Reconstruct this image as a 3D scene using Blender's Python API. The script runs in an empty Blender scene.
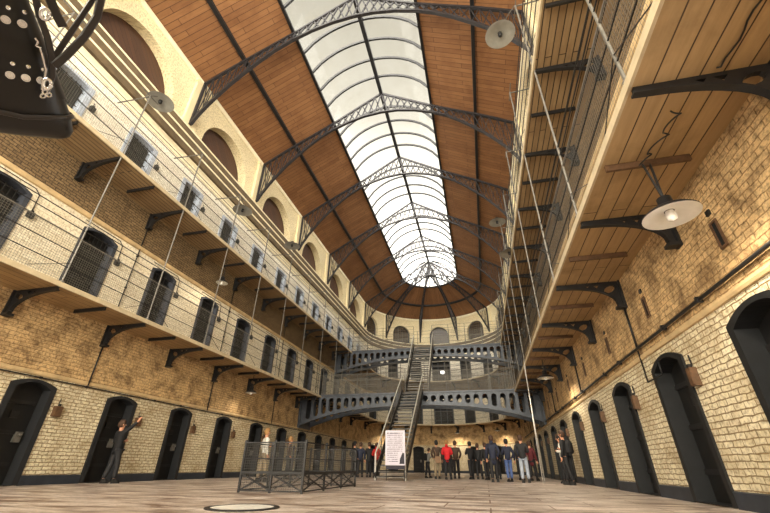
import bpy, bmesh, math, random
from mathutils import Vector, Matrix
PI = math.pi
random.seed(11)
SC = bpy.context.scene
COL = SC.collection

# ------------------------------------------------------------------ layout
A, B = 11.256, 3.468            # left wall at x=-A, right wall at x=B
X0 = (B - A) / 2; R = (A + B) / 2
Y0, YH = -5.0, 36.9             # near end, hub of the apse
G1, G2, OV = 4.433, 8.79, 1.408
P = 2.785                       # cell spacing
L1 = YH - Y0; ARC = PI * R; STOT = 2 * L1 + ARC

def pp(s, off=0.0, z=0.0):
    if s <= L1: return Vector((-A + off, Y0 + s, z))
    if s <= L1 + ARC:
        t = (s - L1) / R
        return Vector((X0 - (R - off) * math.cos(t), YH + (R - off) * math.sin(t), z))
    return Vector((B - off, YH - (s - L1 - ARC), z))
def nrm(s):
    if s <= L1: return Vector((1, 0, 0))
    if s <= L1 + ARC:
        t = (s - L1) / R
        return Vector((math.cos(t), -math.sin(t), 0))
    return Vector((-1, 0, 0))
def tang(s):
    n = nrm(s); return Vector((-n.y, n.x, 0))
sL = lambda y: y - Y0
sA = lambda deg: L1 + math.radians(deg) * R
sR = lambda y: L1 + ARC + (YH - y)
def samples(s0, s1, straight=4.0, arc=0.45):
    out = [s0]; s = s0
    while s < s1 - 1e-6:
        if s < L1 - 1e-6: n = min(s + straight, L1)
        elif s < L1 + ARC - 1e-6: n = min(s + arc, L1 + ARC)
        else: n = s + straight
        s = min(n, s1); out.append(s)
    return out

# ------------------------------------------------------------------ mesh builder
class MB:
    def __init__(self):
        self.v, self.f, self.m, self.uv = [], [], [], []
    def face(self, pts, mi=0, uv=None):
        b = len(self.v); self.v += [tuple(p) for p in pts]
        self.f.append(list(range(b, b + len(pts)))); self.m.append(mi)
        self.uv.append(uv)
    def quads(self, rings, close=True, caps=True, mi=0):
        b = len(self.v); n = len(rings[0])
        for r in rings: self.v += [tuple(p) for p in r]
        for i in range(len(rings) - 1):
            for j in range(n if close else n - 1):
                k = (j + 1) % n
                self.f.append([b + i*n + j, b + i*n + k, b + (i+1)*n + k, b + (i+1)*n + j]); self.m.append(mi); self.uv.append(None)
        if caps and n > 2:
            self.f.append([b + j for j in range(n)][::-1]); self.m.append(mi); self.uv.append(None)
            e = b + (len(rings) - 1) * n
            self.f.append([e + j for j in range(n)]); self.m.append(mi); self.uv.append(None)
    def box(self, c, sz, ax=None, mi=0):
        x, y, z = ax or (Vector((1,0,0)), Vector((0,1,0)), Vector((0,0,1)))
        c = Vector(c); hx, hy, hz = x*sz[0]/2, y*sz[1]/2, z*sz[2]/2
        r = lambda s: [c + hz*s - hx - hy, c + hz*s + hx - hy, c + hz*s + hx + hy, c + hz*s - hx + hy]
        self.quads([r(-1), r(1)], mi=mi)
    def beam(self, p, q, w, h=None, up=None, mi=0):
        p, q = Vector(p), Vector(q); d = (q - p)
        if d.length < 1e-6: return
        d.normalize(); up = Vector(up) if up else (Vector((0,0,1)) if abs(d.z) < .95 else Vector((0,1,0)))
        x = d.cross(up).normalized(); y = x.cross(d).normalized(); h = h or w
        r = lambda c: [c - x*w/2 - y*h/2, c + x*w/2 - y*h/2, c + x*w/2 + y*h/2, c - x*w/2 + y*h/2]
        self.quads([r(p), r(q)], mi=mi)
    def tube(self, pts, r, n=6, mi=0, closed=False):
        pts = [Vector(p) for p in pts]; rs = r if isinstance(r, (list, tuple)) else [r]*len(pts)
        rings = []; px = None
        for i, p in enumerate(pts):
            d = (pts[min(i+1, len(pts)-1)] - pts[max(i-1, 0)])
            d = d.normalized() if d.length > 1e-9 else Vector((0,0,1))
            if px is None: px = d.orthogonal().normalized()
            px = (px - d * px.dot(d)); px = px.normalized() if px.length > 1e-6 else d.orthogonal().normalized()
            py = d.cross(px)
            rings.append([p + (px*math.cos(2*PI*k/n) + py*math.sin(2*PI*k/n))*rs[i] for k in range(n)])
        self.quads(rings, mi=mi)
    def lathe(self, c, prof, n=24, axis=(0,0,1), mi=0, caps=False):
        a = Vector(axis).normalized(); x = a.orthogonal().normalized(); y = a.cross(x); c = Vector(c)
        self.quads([[c + a*h + (x*math.cos(2*PI*k/n) + y*math.sin(2*PI*k/n))*max(r, 1e-4) for k in range(n)] for r, h in prof], caps=caps, mi=mi)
    def prism(self, outer, holes, fn, t0, t1, mi=0):
        """flat outline (u,v) with holes, extruded t0..t1, placed by fn(u,v,t)"""
        bm = bmesh.new(); E = []
        for lp in [outer] + list(holes):
            vs = [bm.verts.new((u, v, 0)) for u, v in lp]
            E += [bm.edges.new((vs[i], vs[(i+1) % len(vs)])) for i in range(len(vs))]
        bmesh.ops.triangle_fill(bm, use_beauty=True, edges=E, normal=(0,0,1))
        bm.verts.index_update()
        vs = [(v.co.x, v.co.y) for v in bm.verts]; fs = [[v.index for v in f.verts] for f in bm.faces]
        bm.free()
        b = len(self.v); n = len(vs)
        self.v += [tuple(fn(u, v, t0)) for u, v in vs] + [tuple(fn(u, v, t1)) for u, v in vs]
        for f in fs:
            self.f.append([b+i for i in f][::-1]); self.f.append([b+n+i for i in f]); self.m += [mi, mi]; self.uv += [None, None]
        k = 0
        for lp in [outer] + list(holes):
            l = len(lp)
            for i in range(l):
                j = (i+1) % l
                self.f.append([b+k+i, b+k+j, b+n+k+j, b+n+k+i]); self.m.append(mi); self.uv.append(None)
            k += l
    def sweep(self, prof, s0, s1, closed=True, mi=0, caps=True, **kw):
        ss = samples(s0, s1, **kw); n = len(prof)
        d = [0]
        for i in range(n): d.append(d[-1] + math.dist(prof[i], prof[(i+1) % n]))
        b = len(self.v)
        for s in ss: self.v += [tuple(pp(s, o, z)) for o, z in prof]
        for i in range(len(ss)-1):
            for j in range(n if closed else n-1):
                k = (j+1) % n
                self.f.append([b+i*n+j, b+i*n+k, b+(i+1)*n+k, b+(i+1)*n+j]); self.m.append(mi)
                self.uv.append([(ss[i], d[j]), (ss[i], d[j+1]), (ss[i+1], d[j+1]), (ss[i+1], d[j])])
        if closed and caps:
            for e in (0, len(ss)-1):
                self.f.append([b+e*n+j for j in range(n)]); self.m.append(mi); self.uv.append(None)
    def build(self, name, mats, parent=None, smooth=False, loc=None, kind=None, label=None, cat=None, group=None, recalc=True, par_off=True):
        me = bpy.data.meshes.new(name)
        off = Vector(loc) if loc else Vector((0,0,0)); q_ = parent
        while q_ is not None and par_off: off = off + q_.location; q_ = q_.parent
        me.from_pydata([(x-off.x, y-off.y, z-off.z) for x, y, z in self.v], [], self.f)
        mats = mats if isinstance(mats, (list, tuple)) else [mats]
        for m in mats: me.materials.append(M(m))
        me.polygons.foreach_set('material_index', self.m)
        if smooth: me.polygons.foreach_set('use_smooth', [True]*len(self.f))
        if any(u is not None for u in self.uv):
            ul = me.uv_layers.new(name='UVMap'); 
            for p, u in zip(me.polygons, self.uv):
                for k, li in enumerate(p.loop_indices):
                    if u is not None: ul.data[li].uv = u[k]
                    else:
                        c = self.v[me.loops[li].vertex_index]; ul.data[li].uv = (c[0] + c[1], c[2])
        if recalc:
            bm = bmesh.new(); bm.from_mesh(me); bmesh.ops.recalc_face_normals(bm, faces=bm.faces); bm.to_mesh(me); bm.free()
        me.update()
        o = bpy.data.objects.new(name, me); COL.objects.link(o)
        if parent: o.parent = parent
        elif loc: o.location = loc
        if parent is None: tag(o, label, cat, group, kind)
        elif label: o['label'] = label
        return o
def tag(o, label=None, cat=None, group=None, kind=None):
    if label: o['label'] = label
    if cat: o['category'] = cat
    if group: o['group'] = group
    if kind: o['kind'] = kind
    return o
def thing(name, loc, label=None, cat=None, group=None, kind=None):
    o = bpy.data.objects.new(name, None); o.empty_display_size = .2; COL.objects.link(o); o.location = loc
    return tag(o, label, cat, group, kind)
def copy_tree(o, parent=None):
    c = o.copy(); COL.objects.link(c)
    if parent: c.parent = parent
    for ch in list(o.children): copy_tree(ch, c)
    return c
ORD = ['first','second','third','fourth','fifth','sixth','seventh','eighth','ninth','tenth','eleventh','twelfth','thirteenth','fourteenth','fifteenth','sixteenth']

# ------------------------------------------------------------------ materials
MATS = {}
def M(k): return MATS[k]
def lin(r, g, b):
    f = lambda c: (c/255/12.92) if c/255 <= .04045 else ((c/255+.055)/1.055)**2.4
    return (f(r), f(g), f(b), 1)
class NT:
    def __init__(self, name):
        self.m = bpy.data.materials.new(name); self.m.use_nodes = True; self.t = self.m.node_tree
        self.bs = self.t.nodes['Principled BSDF']; self.out = self.t.nodes['Material Output']; MATS[name] = self.m
    def n(self, typ, **kw):
        nd = self.t.nodes.new(typ)
        for k, v in kw.items():
            if k.startswith('i_'):
                nd.inputs[k[2:].replace('_', ' ')].default_value = v
            else: setattr(nd, k, v)
        return nd
    def l(self, a, b): self.t.links.new(a, b)
    def mix(self, fac, a, b, blend='MIX'):
        nd = self.n('ShaderNodeMix', data_type='RGBA', blend_type=blend)
        for s, v in ((0, fac), (6, a), (7, b)):
            if hasattr(v, 'links') or hasattr(v, 'is_linked'): self.l(v, nd.inputs[s])
            else: nd.inputs[s].default_value = v
        return nd.outputs[2]
    def ramp(self, src, pts):
        nd = self.n('ShaderNodeValToRGB'); e = nd.color_ramp.elements
        while len(e) < len(pts): e.new(.5)
        for el, (p, c) in zip(e, pts): el.position = p; el.color = c if len(c) == 4 else (*c, 1)
        self.l(src, nd.inputs[0]); return nd.outputs[0]
    def noise(self, vec, scale, detail=6, rough=.6, dist=0):
        nd = self.n('ShaderNodeTexNoise', i_Scale=scale, i_Detail=detail, i_Roughness=rough, i_Distortion=dist)
        if vec: self.l(vec, nd.inputs['Vector'])
        return nd.outputs['Fac']
    def uvmap(self, scale=(1,1,1), rot=0):
        tc = self.n('ShaderNodeTexCoord'); mp = self.n('ShaderNodeMapping'); mp.inputs['Scale'].default_value = scale
        mp.inputs['Rotation'].default_value = (0,0,rot); self.l(tc.outputs['UV'], mp.inputs[0]); return mp.outputs[0]
    def obj(self):
        return self.n('ShaderNodeTexCoord').outputs['Object']
    def bump(self, h, strength=.4, dist=.02, prev=None):
        nd = self.n('ShaderNodeBump', i_Strength=strength, i_Distance=dist); self.l(h, nd.inputs['Height'])
        if prev: self.l(prev, nd.inputs['Normal'])
        self.l(nd.outputs[0], self.bs.inputs['Normal']); return nd.outputs[0]
BW0, BW1 = (0,0,0,1), (1,1,1,1)
def plain(name, col, rough=.6, metal=0, var=.25, scale=6, bump=0):
    t = NT(name); v = t.noise(t.obj(), scale)
    d = tuple(c*(1-var) for c in col[:3]) + (1,); h = tuple(min(1, c*(1+var)) for c in col[:3]) + (1,)
    t.l(t.ramp(v, [(.3, d), (.7, h)]), t.bs.inputs['Base Color'])
    t.bs.inputs['Roughness'].default_value = rough; t.bs.inputs['Metallic'].default_value = metal
    if bump: t.bump(v, bump, .01)
    return t
def brick(name, c1, c2, mortar, stain, bw=.3, bh=.1, amt=.5, ms=.009, bumps=.7, sscale=1.1, lo=.5, hi=.72, offs=.5):
    t = NT(name); uv = t.uvmap()
    wob = t.n('ShaderNodeTexNoise', i_Scale=5.0, i_Detail=4.0); t.l(uv, wob.inputs['Vector'])
    ad = t.n('ShaderNodeVectorMath', operation='MULTIPLY_ADD'); t.l(wob.outputs['Color'], ad.inputs[0]); ad.inputs[1].default_value = (.06,.05,0); t.l(uv, ad.inputs[2])
    br = t.n('ShaderNodeTexBrick', i_Scale=1.0, offset=offs); br.inputs['Brick Width'].default_value = bw; br.inputs['Row Height'].default_value = bh
    br.inputs['Mortar Size'].default_value = ms; br.inputs['Mortar Smooth'].default_value = .35
    br.inputs['Color1'].default_value = c1; br.inputs['Color2'].default_value = c2; br.inputs['Mortar'].default_value = mortar
    t.l(ad.outputs[0], br.inputs['Vector'])
    n1 = t.noise(uv, sscale, 9, .68, .4); n2 = t.noise(uv, 14, 6, .7); n3 = t.noise(uv, .35, 4, .6)
    c = t.mix(t.ramp(n1, [(lo, BW0), (hi, (amt, amt, amt, 1))]), br.outputs['Color'], stain)
    c = t.mix(t.ramp(n2, [(.34, (.7,.7,.7,1)), (.53, BW0)]), c, tuple(x*.45 for x in stain[:3]) + (1,))
    c = t.mix(.75, c, t.ramp(n3, [(.25, (.72,.68,.62,1)), (.7, (1.08,1.06,1.02,1))]), 'MULTIPLY')
    t.l(c, t.bs.inputs['Base Color']); t.bs.inputs['Roughness'].default_value = .75
    inv = t.n('ShaderNodeMath', operation='MULTIPLY_ADD'); t.l(br.outputs['Fac'], inv.inputs[0]); inv.inputs[1].default_value = -1.0
    t.l(n2, inv.inputs[2]); t.bump(inv.outputs[0], bumps, .02)
    return t
def planks(name, c1, c2, gap, w=.2, ln=5.0, rot=0, stain=None, amt=.5, gs=.008, rough=.6):
    t = NT(name); uv = t.uvmap(rot=rot)
    br = t.n('ShaderNodeTexBrick', i_Scale=1.0, offset=.37); br.inputs['Brick Width'].default_value = ln; br.inputs['Row Height'].default_value = w
    br.inputs['Mortar Size'].default_value = gs; br.inputs['Mortar Smooth'].default_value = .1
    br.inputs['Color1'].default_value = c1; br.inputs['Color2'].default_value = c2; br.inputs['Mortar'].default_value = gap
    t.l(uv, br.inputs['Vector'])
    mp = t.n('ShaderNodeMapping'); mp.inputs['Scale'].default_value = (1.2, 14, 1); t.l(uv, mp.inputs[0])
    g = t.noise(mp.outputs[0], 1.0, 6, .65); n1 = t.noise(uv, .9, 8, .65, .3)
    c = t.mix(.6, br.outputs['Color'], t.ramp(g, [(.25, (.62,.55,.48,1)), (.7, (1.1,1.08,1.05,1))]), 'MULTIPLY')
    if stain: c = t.mix(t.ramp(n1, [(.48, BW0), (.75, (amt,amt,amt,1))]), c, stain)
    t.l(c, t.bs.inputs['Base Color']); t.bs.inputs['Roughness'].default_value = rough
    inv = t.n('ShaderNodeMath', operation='MULTIPLY'); t.l(br.outputs['Fac'], inv.inputs[0]); inv.inputs[1].default_value = -1.0
    t.bump(inv.outputs[0], .6, .015)
    return t
brick('brick_ground', lin(242,234,208), lin(230,220,190), lin(150,130,98), lin(166,140,98), .25, .088, .7, .010, 1.0, 1.6, .46, .68)
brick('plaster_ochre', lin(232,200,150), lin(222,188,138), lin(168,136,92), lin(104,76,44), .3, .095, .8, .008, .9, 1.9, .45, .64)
brick('wall_cream', lin(242,236,218), lin(236,228,206), lin(190,176,146), lin(206,178,132), .6, .2, .35, .006, .35, .8, .52, .8)
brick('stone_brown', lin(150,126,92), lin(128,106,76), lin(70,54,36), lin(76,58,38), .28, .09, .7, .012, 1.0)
brick('wall_white', lin(248,246,238), lin(244,240,230), lin(196,190,172), lin(200,182,144), .9, .3, .3, .006, .25, .8, .56, .85)
brick('clerestory_cream', lin(238,226,190), lin(236,222,184), lin(226,208,168), lin(190,160,110), 2.0, 1.2, .3, .003, .2, 1.0, .55, .85)
brick('painted_dark_brick', lin(25,27,32), lin(18,20,24), lin(6,6,7), lin(62,64,72), .26, .09, .5, .01, .9, 3)
planks('roof_wood', lin(150,108,72), lin(132,92,60), lin(74,46,28), .24, 2.2, PI/2, lin(96,58,32), .6, .010)
planks('arch_wood', lin(84,54,34), lin(70,44,28), lin(38,22,14), .2, 4, 0, lin(66,38,22), .6)
planks('soffit_pale', lin(182,154,112), lin(166,138,98), lin(60,42,26), .235, 6, 0, lin(112,88,56), .75, .009)
planks('soffit_brown', lin(160,136,102), lin(144,120,88), lin(40,28,18), .15, 6, 0, lin(110,84,52), .6, .012)
planks('door_wood', lin(13,14,16), lin(9,10,11), lin(8,8,9), .18, 4, PI/2, lin(22,22,24), .4)
plain('iron_dark', lin(26,25,26), .5, .1, .35, 9)
plain('iron_blue', lin(66,71,80), .45, .2, .3, 5)
plain('iron_grey', lin(104,100,94), .5, .2, .3, 8)
plain('iron_pale', lin(206,204,198), .4, .3, .2, 8)
plain('truss_iron', lin(44,42,45), .5, .2, .3, 6)
plain('frame_slate', lin(54,57,66), .6, 0, .4, 14, .4)
plain('frame_blue', lin(176,186,204), .6, 0, .3, 16, .4)
plain('black_paint', lin(15,17,20), .6, 0, .35, 7, .3)
plain('skirting_paint', lin(40,46,56), .5, 0, .35, 3, .3)
plain('box_wood', lin(92,66,44), .6, 0, .35, 9)
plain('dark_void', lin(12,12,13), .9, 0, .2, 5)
plain('lamp_enamel', lin(226,226,222), .35, 0, .08, 6)
plain('lamp_grey', lin(150,148,140), .4, .1, .12, 6)
plain('poster_white', lin(206,200,214), .6, 0, .03, 4)
plain('ink', lin(88,80,98), .7, 0, .1, 9)
plain('ink_dark', lin(44,40,52), .7, 0, .2, 9)
plain('edge_white', lin(192,176,146), .5, 0, .15, 5)
plain('cornice_cream', lin(238,228,198), .7, 0, .12, 3, .15)
plain('cornice_brown', lin(98,82,60), .7, 0, .3, 2.5, .2)
plain('string_buff', lin(196,170,128), .75, 0, .25, 2.5, .3)
plain('hatch_glass', lin(246,244,240), .25, 0, .04, 4)
plain('leather', lin(16,15,17), .42, 0, .4, 5, .25)
plain('chrome', lin(236,240,244), .2, 1, .05, 5)
plain('strap_leather', lin(44,41,41), .35, 0, .3, 7, .2)
for nm, c in dict(skin=(206,150,120), hair_brown=(64,42,28), hair_dark=(24,20,18), hair_blond=(150,112,66), cloth_black=(20,20,24), cloth_navy=(26,32,54), cloth_red=(196,24,34), cloth_red2=(170,30,26),
                  cloth_grey=(128,126,122), cloth_white=(206,204,196), cloth_maroon=(86,22,30), jeans_blue=(74,96,148), jeans_light=(150,160,176), trouser_dark=(26,26,30), trouser_khaki=(140,124,100), cloth_brown=(70,52,40), shoe=(22,20,20), bag_tan=(136,106,80)).items():
    plain(nm, lin(*c), .75, 0, .2, 12, .15)
# floor
t = NT('floor_stone'); uv = t.uvmap()
br = t.n('ShaderNodeTexBrick', i_Scale=1.0, offset=.43); br.inputs['Brick Width'].default_value = 1.5; br.inputs['Row Height'].default_value = .8; br.inputs['Mortar Size'].default_value = .012
br.inputs['Color1'].default_value = lin(226,214,206); br.inputs['Color2'].default_value = lin(206,192,182); br.inputs['Mortar'].default_value = lin(120,92,72); t.l(uv, br.inputs['Vector'])
mp = t.n('ShaderNodeMapping'); mp.inputs['Scale'].default_value = (.5, 1.6, 1); t.l(uv, mp.inputs[0])
n1 = t.noise(mp.outputs[0], 1.6, 10, .72, .6); n2 = t.noise(uv, 22, 6, .7)
c = t.mix(t.ramp(n1, [(.42, BW0), (.6, (.95,.95,.95,1))]), br.outputs['Color'], lin(104,80,66))
c = t.mix(t.ramp(n2, [(.3, (.6,.6,.6,1)), (.48, BW0)]), c, lin(104,78,62))
t.l(c, t.bs.inputs['Base Color']); t.bs.inputs['Roughness'].default_value = .42; t.bump(n2, .25, .01)
# netting: wire cells on UVs
def netting(name, cell, wire, col):
    t = NT(name); tc = t.n('ShaderNodeTexCoord'); sp = t.n('ShaderNodeSeparateXYZ'); t.l(tc.outputs['UV'], sp.inputs[0]); ms = []
    for ax in (0, 1):
        a = t.n('ShaderNodeMath', operation='DIVIDE'); t.l(sp.outputs[ax], a.inputs[0]); a.inputs[1].default_value = cell
        b = t.n('ShaderNodeMath', operation='FRACT'); t.l(a.outputs[0], b.inputs[0])
        c = t.n('ShaderNodeMath', operation='LESS_THAN'); t.l(b.outputs[0], c.inputs[0]); c.inputs[1].default_value = wire/cell; ms.append(c.outputs[0])
    mx = t.n('ShaderNodeMath', operation='MAXIMUM'); t.l(ms[0], mx.inputs[0]); t.l(ms[1], mx.inputs[1])
    tr = t.n('ShaderNodeBsdfTransparent'); sh = t.n('ShaderNodeMixShader'); t.l(mx.outputs[0], sh.inputs[0]); t.l(tr.outputs[0], sh.inputs[1]); t.l(t.bs.outputs[0], sh.inputs[2])
    t.bs.inputs['Base Color'].default_value = col; t.bs.inputs['Roughness'].default_value = .5; t.l(sh.outputs[0], t.out.inputs['Surface'])
netting('net_white', .06, .0068, lin(104,100,92)); netting('net_dark', .05, .006, lin(60,58,54))
# skylight glass: clear enough for the sky to light the hall, tinted cream, a little gloss
t = NT('skylight_glass'); tr = t.n('ShaderNodeBsdfTransparent'); gl = t.n('ShaderNodeBsdfGlossy', i_Roughness=.15); mxs = t.n('ShaderNodeMixShader'); mxs.inputs[0].default_value = .04
nn = t.noise(t.uvmap(), .8, 5, .6); t.l(t.ramp(nn, [(.3, (.88,.84,.75,1)), (.75, (.96,.93,.86,1))]), tr.inputs[0])
t.l(tr.outputs[0], mxs.inputs[1]); t.l(gl.outputs[0], mxs.inputs[2]); t.l(mxs.outputs[0], t.out.inputs['Surface'])
t = NT('window_glass_dark'); t.bs.inputs['Base Color'].default_value = lin(46,36,30); t.bs.inputs['Roughness'].default_value = .3
t = NT('lit_pane'); t.bs.inputs['Emission Color'].default_value = (1,.97,.9,1); t.bs.inputs['Emission Strength'].default_value = 3.0

# ------------------------------------------------------------------ walls
def arch_top(w, zb, zs, rise, n=10):
    """opening outline centred on u=0: bottom zb, shoulders zs, segmental rise"""
    pts = [(-w/2, zb), (w/2, zb), (w/2, zs)]
    for i in range(1, n):
        u = w/2 - w*i/n; pts.append((u, zs + rise*(1 - (2*u/w)**2)))
    return pts + [(-w/2, zs)]
def round_arch(r, zb, zs, n=18):
    return [(-r, zb), (r, zb), (r, zs)] + [(r*math.cos(PI*i/n), zs + r*math.sin(PI*i/n)) for i in range(1, n)] + [(-r, zs)]
def wall_band(mb, s0, s1, z0, z1, holes, mi, rmi=None, depth=.35):
    """holes: list of (s centre, outline) ; mapped onto the hall's path; reveals go back by depth"""
    cuts = [s0]
    for c in [L1, L1+ARC]:
        if s0 < c < s1: cuts.append(c)
    hs = sorted(holes, key=lambda h: h[0])
    for a, b in zip(hs, hs[1:]): cuts.append((a[0]+b[0])/2)
    cuts = sorted(set(cuts + [s1]))
    for a, b in zip(cuts, cuts[1:]):
        hh = [h for h in hs if a <= h[0] < b]
        bm = bmesh.new(); E = []
        loops = [[(a, z0), (b, z0), (b, z1), (a, z1)]] + [[(sc+u, z) for u, z in o] for sc, o in hh]
        for lp in loops:
            vs = [bm.verts.new((u, v, 0)) for u, v in lp]
            E += [bm.edges.new((vs[i], vs[(i+1) % len(vs)])) for i in range(len(vs))]
        bmesh.ops.triangle_fill(bm, use_beauty=True, edges=E, normal=(0,0,1))
        curved = a >= L1-1e-6 and b <= L1+ARC+1e-6
        if curved:
            u = a + .3
            while u < b:
                bmesh.ops.bisect_plane(bm, geom=bm.verts[:]+bm.edges[:]+bm.faces[:], plane_co=(u,0,0), plane_no=(1,0,0)); u += .3
        for f in bm.faces:
            q = [(v.co.x, v.co.y) for v in f.verts]
            mb.face([pp(u, 0, v) for u, v in q], mi, q)
        bm.free()
        for lp in loops[1:]:
            for i in range(len(lp)):
                p, q = lp[i], lp[(i+1) % len(lp)]
                mb.face([pp(*((p[0], 0, p[1]))), pp(q[0], 0, q[1]), pp(q[0], -depth, q[1]), pp(p[0], -depth, p[1])], rmi if rmi is not None else mi,
                        [(p[0], p[1]), (q[0], q[1]), (q[0]+.3, q[1]+.3), (p[0]+.3, p[1]+.3)])
ZB = dict(str1=2.53, str2=7.2, cor0=12.4, cor1=13.65, eave=16.35)
doorsL = [7.8 + P*k for k in range(-2, 11)]
doorsR = [8.07 + P*k for k in range(-2, 11)]
archY = [6.37 + 2*P*k for k in range(-1, 6)]
apseD = [22.5*i for i in range(1, 8)]
DG = dict(left=(1.14, 2.30, .15), right=(1.34, 2.22, .17))
D0 = arch_top(1.14, .012, 2.26, .14); D0R = arch_top(1.32, .012, 2.2, .17)
D1 = arch_top(1.2, G1+.03, 6.84, .13); D2 = arch_top(1.28, G2+.03, 11.16, .04, 4)
W1 = arch_top(2.1, G1+.03, 6.92, .1); W2 = arch_top(2.1, G2+.03, 11.2, .05)
def wall(name, s0, s1, dg, d1, d2, ar):
    mb = MB()
    wall_band(mb, s0, s1, -.02, ZB['str1'], dg, 0, 0)
    wall_band(mb, s0, s1, ZB['str1'], G1-.05, [], 1)
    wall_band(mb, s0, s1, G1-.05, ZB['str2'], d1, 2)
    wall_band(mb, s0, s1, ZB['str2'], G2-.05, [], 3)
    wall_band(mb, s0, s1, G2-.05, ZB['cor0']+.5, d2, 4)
    wall_band(mb, s0, s1, ZB['cor0']+.5, ZB['eave']+.15, ar, 5, 5, .55)
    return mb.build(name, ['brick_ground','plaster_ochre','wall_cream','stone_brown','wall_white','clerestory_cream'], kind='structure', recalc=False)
AR = round_arch(1.78, 12.95, 13.75); ARS = round_arch(1.12, 12.95, 14.3)
wall('wall_left', 0, L1, [(sL(y), D0) for y in doorsL], [(sL(y), D1) for y in doorsL], [(sL(y), D2) for y in doorsL], [(sL(y), AR) for y in archY])
wall('wall_back', L1, L1+ARC, [(sA(d), D0) for d in apseD], [(sA(d), W1 if d == 90 else D1) for d in apseD], [(sA(d), W2 if d == 90 else D2) for d in apseD], [(sA(18+36*k), ARS) for k in range(5)])
wall('wall_right', L1+ARC, STOT, [(sR(y), D0R) for y in doorsR], [], [], [(sR(y), AR) for y in archY])
# near end wall with a tall unseen window added for fill daylight
mb = MB()
mb.prism([(-A-.2, -.02), (B+.2, -.02), (B+.2, 21.5), (-A-.2, 21.5)], [[(X0-5.5, 2.2), (X0+5.5, 2.2), (X0+5.5, 16.2), (X0-5.5, 16.2)]], lambda u, v, t_: Vector((u, Y0+t_, v)), -.4, 0)
mb.build('wall_front', 'wall_cream', kind='structure')
mb = MB()
for i in range(12): mb.beam((X0-5.5+i, Y0-.2, 2.2), (X0-5.5+i, Y0-.2, 16.2), .08)
for i in range(15): mb.beam((X0-5.5, Y0-.2, 2.2+i), (X0+5.5, Y0-.2, 2.2+i), .08)
w = mb.build('window_1', 'iron_dark', kind='structure')
mb = MB(); mb.box((X0, Y0-.2, 9.2), (11, .012, 14)); mb.build('window_glass', 'skylight_glass', w)
# floor
mb = MB(); pts = [pp(s, -.6) for s in samples(0, STOT, 4, .6)]
mb.face([(p.x, p.y, 0) for p in pts], 0, [(p.x, p.y) for p in pts])
mb.build('floor', 'floor_stone', kind='structure', recalc=False)

# ------------------------------------------------------------------ trims that run round the hall
def trim(name, prof, mat, s0=0, s1=STOT):
    mb = MB(); mb.sweep(prof, s0, s1); return mb.build(name, mat, kind='structure')
def skirt(name, s0, s1, cs, w):
    mb = MB(); e = sorted([s0] + [c + d*w/2 for c in cs for d in (-1, 1)] + [s1])
    for a, b in zip(e[::2], e[1::2]):
        if b - a > .02 and not any(abs((a+b)/2 - c) < .1 for c in cs): mb.sweep([(-.01, 0), (.03, 0), (.03, .21), (-.01, .23)], a, b)
    mb.build(name, 'skirting_paint', kind='structure')
skirt('baseboard_left', 0.01, L1, [sL(y) for y in doorsL], 1.16)
skirt('baseboard_back', L1, L1+ARC, [sA(d) for d in apseD], 1.16)
skirt('baseboard_right', L1+ARC, STOT, [sR(y) for y in doorsR], 1.34)
z = ZB['str1']
trim('trim_1', [(-.02, z-.03), (.035, z-.02), (.05, z+.02), (.04, z+.06), (-.02, z+.1)], 'string_buff')
z = ZB['str2']
trim('trim_2', [(-.02, z-.06), (.06, z-.04), (.08, z+.02), (.07, z+.09), (-.02, z+.14)], 'string_buff')
trim('trim_3', [(-.02, 11.75), (0.040, 11.75), (0.066, 11.85), (0.066, 11.95), (0.132, 12.04), (0.132, 12.10), (-.02, 12.12)], 'cornice_cream')
trim('trim_4', [(-.02, 12.12), (0.238, 12.12), (0.251, 12.20), (0.251, 12.40), (-.02, 12.40)], 'cornice_brown')
trim('trim_5', [(-.02, 12.40), (0.277, 12.40), (0.277, 12.48), (-.02, 12.50)], 'cornice_cream')
trim('trim_6', [(-.02, 12.50), (0.251, 12.50), (0.264, 12.60), (0.264, 12.80), (-.02, 12.80)], 'cornice_brown')
trim('trim_7', [(-.02, 12.80), (0.290, 12.80), (0.290, 12.88), (-.02, 12.90)], 'cornice_cream')
trim('trim_60', [(-.02, 12.90), (0.264, 12.90), (0.277, 13.00), (0.277, 13.18), (-.02, 13.18)], 'cornice_brown')
trim('trim_61', [(-.02, 13.18), (0.304, 13.18), (0.304, 13.25), (-.02, 13.28)], 'cornice_cream')
trim('trim_8', [(-.02, 16.18), (.06, 16.18), (.1, 16.26), (.1, 16.4), (-.02, 16.4)], 'cornice_cream')
trussY = [9.15 + 2*P*k for k in range(-2, 5)]
trussY = [y for y in trussY if y > 2]
def pilaster(name, s):
    mb = MB(); T, N = tang(s), nrm(s); ax = (T, N, Vector((0,0,1)))
    mb.box(pp(s, .06, 14.8), (.62, .14, 2.86), ax); mb.box(pp(s, .08, 13.5), (.74, .2, .24), ax); mb.box(pp(s, .08, 16.12), (.72, .18, .14), ax)
    mb.build(name, 'clerestory_cream', kind='structure', label='cream pilaster between the arches under the roof')
n = 9
for s in [sL(y) for y in trussY] + [sA(36*k) for k in range(0, 6)] + [sR(y) for y in trussY]:
    pilaster('trim_%d' % n, s); n += 1
trim_n = n

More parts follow.
